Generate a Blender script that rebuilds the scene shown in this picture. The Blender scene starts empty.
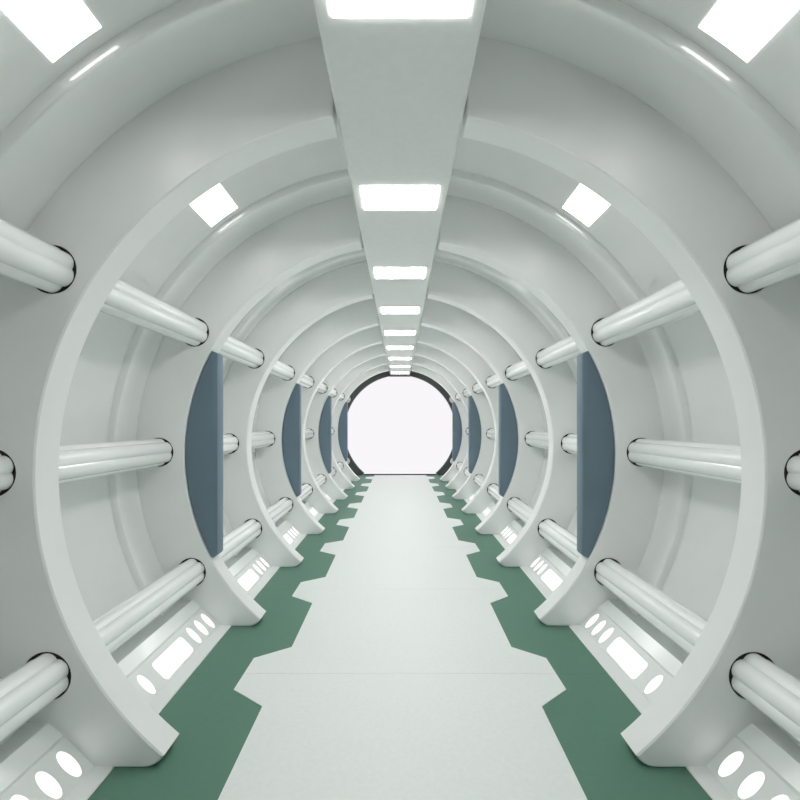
import bpy, math
from mathutils import Vector
from math import sin, cos, pi, radians, sqrt

scene = bpy.context.scene
COL = scene.collection
R = 1.6                 # inner radius of the ribs
EYE = 0.944 * R         # eye above the floor
ZC = 0.796 * R          # height of the tube's axis
Y1, SP = 2.186, 1.52    # first rib in view, spacing of the ribs
NR = 9                  # ribs 1..8 white, 9 the dark end frame
RT = 0.165              # rib thickness
YB = -1.15              # added light-blocking wall behind the camera
def Y(bay, frac): return Y1 + (bay - 1 + frac) * SP
YEND = Y(9, 0)

# ------------------------------------------------------------------ materials
def principled(name, col, rough=.4, spec=.5, coat=0, coat_rough=.1, coat_ior=1.5, noise=0, nscale=30, bump=0, bscale=300):
    m = bpy.data.materials.new(name); m.use_nodes = True
    nt = m.node_tree; b = nt.nodes['Principled BSDF']
    b.inputs['Base Color'].default_value = (*col, 1)
    b.inputs['Roughness'].default_value = rough
    b.inputs['Specular IOR Level'].default_value = spec
    b.inputs['Coat Weight'].default_value = coat
    b.inputs['Coat Roughness'].default_value = coat_rough
    b.inputs['Coat IOR'].default_value = coat_ior
    tc = nt.nodes.new('ShaderNodeTexCoord')
    if noise:
        n = nt.nodes.new('ShaderNodeTexNoise'); n.inputs['Scale'].default_value = nscale
        n.inputs['Detail'].default_value = 4
        nt.links.new(tc.outputs['Object'], n.inputs['Vector'])
        r = nt.nodes.new('ShaderNodeValToRGB')
        r.color_ramp.elements[0].position = .3; r.color_ramp.elements[1].position = .7
        r.color_ramp.elements[0].color = (*[c * (1 - noise) for c in col], 1)
        r.color_ramp.elements[1].color = (*[min(1, c * (1 + noise)) for c in col], 1)
        nt.links.new(n.outputs['Fac'], r.inputs['Fac'])
        nt.links.new(r.outputs['Color'], b.inputs['Base Color'])
    if bump:
        n2 = nt.nodes.new('ShaderNodeTexNoise'); n2.inputs['Scale'].default_value = bscale
        nt.links.new(tc.outputs['Object'], n2.inputs['Vector'])
        bp = nt.nodes.new('ShaderNodeBump'); bp.inputs['Strength'].default_value = bump
        bp.inputs['Distance'].default_value = .002
        nt.links.new(n2.outputs['Fac'], bp.inputs['Height'])
        nt.links.new(bp.outputs['Normal'], b.inputs['Normal'])
    return m
def emitter(name, col, strength):
    m = bpy.data.materials.new(name); m.use_nodes = True
    nt = m.node_tree
    for n in list(nt.nodes): nt.nodes.remove(n)
    e = nt.nodes.new('ShaderNodeEmission'); o = nt.nodes.new('ShaderNodeOutputMaterial')
    e.inputs['Color'].default_value = (*col, 1); e.inputs['Strength'].default_value = strength
    nt.links.new(e.outputs[0], o.inputs['Surface'])
    return m

M_WALL = principled('wall_plastic', (.86, .873, .863), .24, .5, 1.0, .04, 2.3, noise=.012, nscale=6)
M_RIB = principled('rib_plastic', (.855, .863, .859), .34, .45, .3, .1, noise=.01, nscale=5)
M_PIPE = principled('pipe_enamel', (.90, .912, .904), .2, .5, .3, .08, noise=.01, nscale=8)
M_BEAM = principled('beam_enamel', (.862, .874, .864), .6, .15, noise=.015, nscale=25, bump=.15)
M_SKIRT = principled('skirting_plastic', (.84, .858, .847), .28, .5, .2, .1)
M_PATH = principled('walkway_enamel', (.825, .848, .833), .5, .4, noise=.02, nscale=40, bump=.2)
M_GREEN = principled('green_floor', (.105, .225, .165), .55, .35, noise=.03, nscale=30, bump=.15)
M_BLUE = principled('blue_panel', (.138, .197, .25), .45, .4, noise=.03, nscale=4)
M_BLACK = principled('black_rubber', (.012, .013, .012), .6, .3)  # for the threshold, and for the shade painted into the pipe gaps
M_DARK = principled('dark_end_frame', (.07, .08, .075), .55, .35, noise=.05, nscale=10)
M_GAP = principled('floor_gap', (.09, .11, .10), .8, .2)
M_LAMP = emitter('ceiling_lamp_glow', (1, 1, .985), 27.0)
M_SQ = emitter('wall_lamp_glow', (1, 1, .985), 3.6)
M_LOW = emitter('skirting_lamp_glow', (1, 1, .985), 1.35)

# ------------------------------------------------------------------ helpers
def mesh(name, verts, faces, mat, parent=None, angle=35, loc=None):
    me = bpy.data.meshes.new(name); me.from_pydata([tuple(v) for v in verts], [], faces)
    me.validate(); me.update()
    return link(name, me, mat, parent, angle, loc)
def link(name, me, mat, parent=None, angle=35, loc=None):
    import bmesh
    bm = bmesh.new(); bm.from_mesh(me); bmesh.ops.recalc_face_normals(bm, faces=bm.faces); bm.to_mesh(me); bm.free()
    me.polygons.foreach_set('use_smooth', [True] * len(me.polygons))
    me.set_sharp_from_angle(angle=radians(angle))
    me.materials.clear(); me.materials.append(mat)
    o = bpy.data.objects.new(name, me); COL.objects.link(o)
    if loc: o.location = loc
    if parent: o.parent = parent
    return o
def empty(name, loc, label, cat, group=None):
    o = bpy.data.objects.new(name, None); COL.objects.link(o); o.location = loc
    o.empty_display_size = .1
    return tag(o, label, cat, group)
def tag(o, label, cat, group=None):
    o['label'] = label; o['category'] = cat
    if group: o['group'] = group
    return o
def structure(o): o['kind'] = 'structure'; return o
def copy_of(name, src, parent=None, loc=None, scale=None):
    c = src.copy(); c.name = name; COL.objects.link(c)
    c.parent = parent
    if loc is not None: c.location = loc
    if scale: c.scale = scale
    return c

def sheet(outline, holes, depth, bevel, name='tmp', res=2):
    """A closed outline (x, z) with holes, filled, given depth along +y and a rounded edge."""
    cu = bpy.data.curves.new(name, 'CURVE'); cu.dimensions = '2D'; cu.fill_mode = 'BOTH'
    for lp in [outline] + holes:
        s = cu.splines.new('POLY'); s.points.add(len(lp) - 1); s.use_cyclic_u = True
        for p, (a, b) in zip(s.points, lp): p.co = (a, b, 0, 1)
    cu.extrude = depth / 2 - bevel; cu.bevel_depth = bevel; cu.offset = -bevel; cu.bevel_resolution = res
    ob = bpy.data.objects.new(name, cu); COL.objects.link(ob)
    dg = bpy.context.evaluated_depsgraph_get(); dg.update()
    me = bpy.data.meshes.new_from_object(ob.evaluated_get(dg))
    bpy.data.objects.remove(ob); bpy.data.curves.remove(cu)
    import bmesh
    bm = bmesh.new(); bm.from_mesh(me)
    bmesh.ops.remove_doubles(bm, verts=bm.verts, dist=1e-5)
    for v in bm.verts:
        x, y, z = v.co; v.co = (x, z + depth / 2, y)
    bm.to_mesh(me); bm.free()
    return me
def mirrored(me, name):
    m = me.copy(); m.name = name
    for v in m.vertices: v.co.x = -v.co.x
    m.flip_normals(); return m
def box(x0, x1, y0, y1, z0, z1):
    v = [(x, y, z) for x in (x0, x1) for y in (y0, y1) for z in (z0, z1)]
    f = [(0, 1, 3, 2), (4, 6, 7, 5), (0, 4, 5, 1), (2, 3, 7, 6), (0, 2, 6, 4), (1, 5, 7, 3)]
    return v, f
def join(parts):
    V, F = [], []
    for v, f in parts:
        n = len(V); V += v; F += [tuple(i + n for i in q) for q in f]
    return V, F
def prism_y(profile, y0, y1):
    """closed (x, z) profile swept from y0 to y1"""
    n = len(profile)
    v = [(x, y0, z) for x, z in profile] + [(x, y1, z) for x, z in profile]
    f = [(i, (i + 1) % n, n + (i + 1) % n, n + i) for i in range(n)] + [tuple(range(n)), tuple(range(n, 2 * n))]
    return v, f

ORD = ['', 'nearest', 'second nearest', 'third nearest', 'fourth nearest', 'fifth nearest', 'sixth nearest', 'seventh nearest', 'eighth nearest']
SIDES = ((-1, 'left'), (1, 'right'))

# ------------------------------------------------------------------ shell of the tube
RISER = [(.786, 1.2385)]
for ang, dr in ((2, .0018), (4, .0032), (6, .0036), (8, .0036), (10, .0036), (12.5, .0036), (15.5, .0034), (20, .0026), (28, .0022), (42, .0016), (60, .0010), (76, .0005)):
    RISER.append((RISER[-1][0] + math.tan(radians(ang)) * dr * R / SP, RISER[-1][1] - dr))
def wall_profile():
    P = [(YB, 1.235)]
    b = -1
    for bay in range(b, 9):
        for fr, r in ((.0, 1.221), (.06, 1.235), (.760, 1.235), (.776, 1.2375), *RISER, (.84, 1.2080), (.90, 1.214), (.985, 1.221)):
            y = Y(bay, fr)
            if y > YB + .01: P.append((y, r))
    P.append((YEND + RT, 1.221))
    return P
AF = pi / 2 + math.asin(.80 / 1.235) + .03    # angle from the top at which the wall meets the floor
def wall(side):
    P = wall_profile(); N = 110; V = []; F = []
    for j in range(N + 1):
        a = AF * j / N
        for y, r in P: V.append((side * r * R * sin(a), y, ZC + r * R * cos(a)))
    n = len(P)
    for j in range(N):
        for i in range(n - 1):
            q = (j * n + i, j * n + i + 1, (j + 1) * n + i + 1, (j + 1) * n + i); F.append(q)
    off = len(V)                                  # outer skin, 6 cm further out
    ys = [P[0][0], P[-1][0]]
    for j in range(N + 1):
        a = AF * j / N
        for y in ys: V.append((side * (1.28 * R) * sin(a), y, ZC + 1.28 * R * cos(a)))
    for j in range(N):
        F.append((off + 2 * j, off + 2 * j + 2, off + 2 * j + 3, off + 2 * j + 1))
        F.append((j * n, (j + 1) * n, off + 2 * j + 2, off + 2 * j))
        F.append((j * n + n - 1, off + 2 * j + 1, off + 2 * j + 3, (j + 1) * n + n - 1))
    F.append(tuple([i for i in range(n)] + [off + 1, off]))
    F.append(tuple([N * n + i for i in range(n)] + [off + 2 * N + 1, off + 2 * N]))
    return V, F
for sd, nm in SIDES:
    v, f = wall(sd)
    structure(mesh('wall_' + nm, v, f, M_WALL, angle=55))
# unseen wall added behind the camera to close off the world light
v, f = box(-1.3 * R, 1.3 * R, YB - .1, YB, -.06, ZC + 1.3 * R)
structure(mesh('wall_back', v, f, M_WALL))

# floor: green plates over a dark base, 3 mm seams between plates
seams = [Y(b, .537) for b in range(-1, 9) if Y(b, .537) > YB + .1]
edges = [YB] + seams + [YEND + RT]
parts = [box(-1.0 * R, 1.0 * R, YB, YEND + RT, -.08, -.006)]
for a, b in zip(edges[:-1], edges[1:]):
    parts.append(box(-1.0 * R, 1.0 * R, a + .0007, b - .0007, -.006, 0))
v, f = join(parts)
structure(mesh('floor', v, f, M_GREEN))

# white walkway plates with toothed sides
def walkway_edge(a, b):
    """(x, y) along the right edge between seams a and b"""
    pts = []
    for bay in range(-2, 10):
        pts += [(.4575, Y(bay, .31)), (.587, Y(bay, .42)), (.585, Y(bay, .668)), (.4545, Y(bay, .772))]
    def x_at(y):
        for (x0, y0), (x1, y1) in zip(pts[:-1], pts[1:]):
            if y0 <= y <= y1: return x0 + (x1 - x0) * (y - y0) / (y1 - y0)
    return [(x_at(a), a)] + [p for p in pts if a < p[1] < b] + [(x_at(b), b)]
wedges = [YB] + [q for q in seams if q > 1] + [YEND]
names = {}
for k, (a, b) in enumerate(zip(wedges[:-1], wedges[1:])):
    E = walkway_edge(a + .001, b - .001)
    loop = [(x * R, y) for x, y in E] + [(-x * R, y) for x, y in reversed(E)]
    loop = [(x + (.0133 * R if 0 < x < .47 * R else 0), y) for x, y in loop]
    n = len(loop); TZ = .003
    V = [(x, y, 0.0002) for x, y in loop] + [(x, y, TZ) for x, y in loop]
    F = [(i, (i + 1) % n, n + (i + 1) % n, n + i) for i in range(n)] + [tuple(range(n))] + [tuple(range(n, 2 * n))]
    cy = (a + b) / 2
    V = [(x, y - cy, z) for x, y, z in V]
    o = mesh('walkway_plate', V, F, M_PATH, loc=(0, cy, 0))
    if b < 2: lab = 'white toothed walkway plate under the viewer, below the bottom edge'
    else:
        i = k - sum(1 for q in wedges[1:] if q < 2)
        lab = ('white toothed walkway plate at the bottom of the picture, nearest the viewer' if i == 0 else
               'white toothed walkway plate, %s seam-to-seam from the viewer along the floor' % ['', 'second', 'third', 'fourth', 'fifth', 'sixth', 'seventh', 'eighth', 'ninth', 'tenth'][i])
        if b > YEND - .01: lab = 'last white walkway plate, ending at the black threshold of the opening'
    tag(o, lab, 'floor plate', 'walkway plates down the middle of the corridor')

# skirting along both walls
SK = [(.782, -.944), (.784, -.9405), (.829, -.9380), (.836, -.9370), (.915, -.858), (.9205, -.8625), (.9205, -.8535), (.961, -.821), (.966, -.822), (1.05, -.818)]
for sd, nm in SIDES:
    prof = [(x * R * sd, EYE + z * R) for x, z in SK] + [(1.05 * R * sd, 0.0), ]
    prof = [(prof[0][0], 0.0)] + prof[1:]
    v, f = prism_y(prof, YB, YEND + .01)
    structure(mesh('baseboard_' + nm, v, f, M_SKIRT, angle=15))

# ------------------------------------------------------------------ ribs
PR, HR = .0638, .0650          # pipe and hole radii (in R)
PC = [(1.111 * sin(radians(t)), 1.111 * cos(radians(t))) for t in (59.3, 90, 119.5)]
PC[0] = (.9525, .5670); PC[1] = (1.118, 0.010)
def rib_outline():
    a0 = math.asin(.184); a1 = math.atan2(.6475, -.765)
    out = []
    N = 90
    for i in range(N + 1):
        a = a0 + (a1 - a0) * i / N; out.append((sin(a), cos(a)))
    out += [(.6515, -.7715), (.659, -.7790), (.669, -.7865), (.681, -.7925), (.695, -.7955), (.72, -.7958), (.938, -.7958)]
    b0 = math.atan2(.938, -.7958); b1 = math.asin(.184 / 1.2295)
    for i in range(N + 1):
        a = b0 + (b1 - b0) * i / N; out.append((1.2295 * sin(a), 1.2295 * cos(a)))
    return [(x * R, z * R) for x, z in out]
holes = [[(R * (cx + HR * cos(2 * pi * i / 40)), R * (cz + HR * sin(2 * pi * i / 40))) for i in range(40)] for cx, cz in PC]
rib_me = {1: sheet(rib_outline(), holes, RT, .007, res=0)}
rib_me[-1] = mirrored(rib_me[1], 'rib')
for k in rib_me: rib_me[k].name = 'rib'

def gap_shade_ring(cx, cz, y0, y1, ro, ri, n=40):
    """a flat black rubber ring between the edge of the hole and the pipe"""
    V = []; F = []
    for i in range(n):
        a = 2 * pi * i / n
        for y, r in ((y0, ro), (y1, ro), (y1, ri), (y0, ri)): V.append((cx + r * cos(a), y, cz + r * sin(a)))
    for i in range(n):
        k = (i + 1) % n
        for j in range(4): F.append((i * 4 + j, k * 4 + j, k * 4 + (j + 1) % 4, i * 4 + (j + 1) % 4))
    return V, F
def panel_outline():
    out = []
    rr = .9965; x0 = .8465; t0 = math.atan2(.4800, .8725)
    for i in range(41):
        a = t0 - 2 * t0 * i / 40; out.append((rr * cos(a), rr * sin(a)))
    out += [(.862, -.4765), (.853, -.471), (x0, -.462), (x0, .462), (.853, .471), (.862, .4765)]
    return [(x * R, z * R) for x, z in out]
panel_me = {1: sheet(panel_outline(), [], .122, .004, res=1)}
panel_me[-1] = mirrored(panel_me[1], 'panel')
proto = {}
for k in range(1, 10):
    for sd, nm in SIDES:
        blue = (k % 2 == 0)
        if k == 9:
            lab = 'dark grey curved frame around the %s edge of the bright opening' % nm
            e = empty('end_frame', (0, Y(k, 0), ZC), lab, 'frame', 'dark frame halves at the end')
        else:
            extra = ' carrying a blue segment panel' if blue else ' without a blue panel'
            lab = '%s white curved rib on the %s%s' % (ORD[k], nm, extra)
            e = empty('wall_rib', (0, Y(k, 0), ZC), lab, 'rib', 'curved white ribs along the corridor')
        if ('body', sd) not in proto:
            proto['body', sd] = link('rib_body', rib_me[sd], M_RIB, e, angle=28)
            for i, (cx, cz) in enumerate(PC):
                v, f = gap_shade_ring(sd * cx * R, cz * R, .004, .016, HR * R + .004, PR * R * .80)
                proto['gr%d' % i, sd] = mesh('pipe_grommet', v, f, M_BLACK, e)  # black ring stands in for the dark of the gap around the pipe
        else:
            if k == 9:
                d = proto['body', sd].copy(); d.data = d.data.copy(); d.data.materials[0] = M_DARK
                d.name = 'frame_body'; COL.objects.link(d); d.parent = e
            else: copy_of('rib_body', proto['body', sd], e)
            for i in range(3 if k < 9 else 0): copy_of('pipe_grommet', proto['gr%d' % i, sd], e)
        if blue:
            if ('blue', sd) not in proto:
                proto['blue', sd] = link('blue_panel', panel_me[sd], M_BLUE, e, angle=30); proto['blue', sd].location = (0, .006, 0)
                proto['blue', sd]['label'] = 'flat blue-grey circle-segment panel'
            else: copy_of('blue_panel', proto['blue', sd], e)

# ------------------------------------------------------------------ fluted pipes
def pipe(cx, cz, y0, y1, n=6, seg=120):
    V = []; F = []
    ys = [y0, y1]
    for y in ys:
        for i in range(seg):
            a = 2 * pi * i / seg
            q = (a % (2 * pi / n)) - pi / n               # angle from the middle of the lobe
            r = PR * R * (.51 * cos(q) + sqrt(.49 ** 2 - (.51 * sin(q)) ** 2))
            V.append((r * cos(a), y - y0, r * sin(a)))
    for i in range(seg):
        F.append((i, (i + 1) % seg, seg + (i + 1) % seg, seg + i))
    F += [tuple(range(seg)), tuple(range(seg, 2 * seg))]
    return mesh('fluted_pipe', V, F, M_PIPE, angle=40, loc=(cx, y0, cz))
for sd, nm in SIDES:
    for (cx, cz), pos in zip(PC, ('upper', 'middle', 'lower')):
        o = pipe(sd * cx * R, ZC + cz * R, YB, YEND - .01)
        extra = {'upper': 'level with the tops of the blue panels', 'middle': 'at mid height, passing behind the blue panels',
                 'lower': 'just above the skirting lights'}[pos]
        tag(o, '%s white fluted pipe along the %s wall, %s' % (pos, nm, extra), 'pipe', 'fluted pipes along the walls')

# ------------------------------------------------------------------ ceiling beam and its lights
hb = EYE + .852 * R; hw = .1765 * R
c = .010
prof = [(-hw + c, hb), (hw - c, hb), (hw, hb + c), (hw, ZC + 1.214 * R), (-hw, ZC + 1.214 * R), (-hw, hb + c)]
v, f = prism_y([(x, z) for x, z in prof], YB, YEND - .002)
beam = mesh('ceiling_beam', v, f, M_BEAM, angle=20)
tag(beam, 'long flat white beam down the middle of the ceiling holding the rectangular lights', 'beam')
v, f = box(-.1835 * R, .1835 * R, 0, RT, hb - .035, ZC + 1.214 * R)
tag(mesh('lintel', v, f, M_DARK, loc=(0, YEND, 0)), 'short dark lintel closing the ceiling beam at the bright opening', 'lintel')
def rounded(hx, hy, r, n=5):
    P = []
    for q, (sx, sy) in enumerate(((1, 1), (-1, 1), (-1, -1), (1, -1))):
        for i in range(n + 1):
            a = q * pi / 2 + pi / 2 * i / n
            P.append((sx * (hx - r) + r * cos(a), sy * (hy - r) + r * sin(a)))
    return P
CL = ['at the top edge of the picture', 'second from the viewer, above the nearest ribs', 'third from the viewer', 'fourth from the viewer', 'fifth from the viewer',
      'sixth from the viewer', 'seventh from the viewer', 'eighth from the viewer', 'last and smallest, just above the bright opening']
def cl_mesh():
    P = rounded(.1425 * R, .1045 * SP, .005); n = len(P)
    V = [(x, y, .0) for x, y in P] + [(x, y, -.004) for x, y in P]
    F = [(i, (i + 1) % n, n + (i + 1) % n, n + i) for i in range(n)] + [tuple(range(n)), tuple(range(n, 2 * n))]
    return V, F
for bay in range(0, 9):
    if bay == 0: cl0 = o = mesh('ceiling_light', *cl_mesh(), M_LAMP, angle=30)
    else: o = copy_of('ceiling_light', cl0)
    o.location = (0, Y(bay, .5615), hb)
    tag(o, 'rectangular white light in the ceiling beam, ' + CL[bay], 'light', 'rectangular lights in the ceiling beam')

# ------------------------------------------------------------------ square lights on the wall shell
def patch(sd, a0, a1, y0, y1, r1, r0, n=8):
    V = []
    for r in (r0, r1):
        for i in range(n + 1):
            a = radians(a0 + (a1 - a0) * i / n)
            for y in (y0, y1): V.append((sd * r * sin(a), y, r * cos(a)))
    F = []; m = 2 * (n + 1)
    for i in range(n):
        for o in (0, m): F.append((o + 2 * i, o + 2 * i + 2, o + 2 * i + 3, o + 2 * i + 1))
        F.append((2 * i, 2 * i + 2, m + 2 * i + 2, m + 2 * i)); F.append((2 * i + 1, 2 * i + 3, m + 2 * i + 3, m + 2 * i + 1))
    F.append((0, 1, m + 1, m)); F.append((2 * n, 2 * n + 1, m + 2 * n + 1, m + 2 * n))
    return V, F
sq = {}
for bay in range(0, 9):
    for sd, nm in SIDES:
        if bay == 0:
            v, f = patch(sd, 32.9, 39.2, -.12 * SP, .12 * SP, 1.2325 * R, 1.2345 * R)
            sq[sd] = o = mesh('wall_light', v, f, M_SQ, angle=30)
        else: o = copy_of('wall_light', sq[sd])
        o.location = (0, Y(bay, .623 if bay == 0 else .615), ZC)
        where = ('in the top %s corner, before the nearest rib' % nm if bay == 0 else
                 'high on the %s wall behind the %s rib' % (nm, ORD[bay]))
        tag(o, 'square white light ' + where, 'light', 'square lights high on the curved walls')

# ------------------------------------------------------------------ skirting light strips
A = Vector((.836, -.937)); B = Vector((.915, -.858)); D = B - A; L = D.length * R
NRM = Vector((-D.y, D.x)).normalized()         # towards the corridor
def on_slant(sd, t, fr, h):
    p = A + D * t; p = p * R + NRM * h
    return (sd * p.x, fr * SP, p.y)
def slab(sd, loop, h0, h1):
    n = len(loop)
    V = [on_slant(sd, t, fr, h0) for t, fr in loop] + [on_slant(sd, t, fr, h1) for t, fr in loop]
    F = [(i, (i + 1) % n, n + (i + 1) % n, n + i) for i in range(n)] + [tuple(range(n)), tuple(range(n, 2 * n))]
    return V, F
def oval(fr): return [(.462 + .0420 * R / L * cos(2 * pi * i / 32), fr + .0212 * sin(2 * pi * i / 32)) for i in range(32)]
lowp = {}
RL = .028
rect = [(.435 + y / L, .585 + x / SP) for x, y in rounded(.128 * SP, .0395 * R, RL)]
plate = [(.50 + y / L, .5525 + x / SP) for x, y in rounded(.4275 * SP, .47 * L, .004)]
for bay in range(0, 9):
    for sd, nm in SIDES:
        where = ('at the bottom %s corner, before the nearest rib' % nm if bay == 0 else
                 'low on the %s wall behind the %s rib' % (nm, ORD[bay]))
        e = empty('skirting_light', (0, Y(bay, 0), EYE), 'strip of rectangular and oval lights ' + where, 'light',
                  'light strips in the skirting')
        if bay == 0:
            ps = [mesh('plate', *slab(sd, plate, .0002, .003), M_SKIRT, e, angle=20)]
            ps.append(mesh('rectangular_lamp', *slab(sd, rect, .003, .005), M_LOW, e, angle=20))
            for fr in (.368, .785, .867, .947): ps.append(mesh('oval_lamp', *slab(sd, oval(fr), .003, .005), M_LOW, e, angle=20))
            lowp[sd] = ps
        else:
            for p in lowp[sd]: copy_of(p.name.split('.')[0], p, e)

# ------------------------------------------------------------------ threshold at the opening
v, f = box(-.655 * R, .655 * R, -.03, .03, 0.0, .030)
o = mesh('threshold', v, f, M_BLACK, loc=(0, YEND + .03, 0))
tag(o, 'low black threshold across the floor at the bright opening', 'threshold')

# ------------------------------------------------------------------ the white daylight beyond the opening
w = bpy.data.worlds.new('World'); scene.world = w; w.use_nodes = True
bg = w.node_tree.nodes['Background']
bg.inputs['Color'].default_value = (.94, .925, .95, 1); bg.inputs['Strength'].default_value = 1.0

# ------------------------------------------------------------------ camera
cam = bpy.data.cameras.new('camera'); co = bpy.data.objects.new('camera', cam); COL.objects.link(co)
co.location = (0, 0, EYE); co.rotation_euler = (pi / 2, 0, 0)
cam.sensor_width = 36; cam.lens = 36 * 500 / 800; cam.shift_y = 22.5 / 800; cam.clip_start = .02
scene.camera = co
scene.cycles.max_bounces = 16; scene.cycles.diffuse_bounces = 12
scene.view_settings.view_transform = 'Standard'; scene.view_settings.look = 'None'
scene.view_settings.exposure = 0; scene.view_settings.gamma = 1
scene.view_settings.use_curve_mapping = False
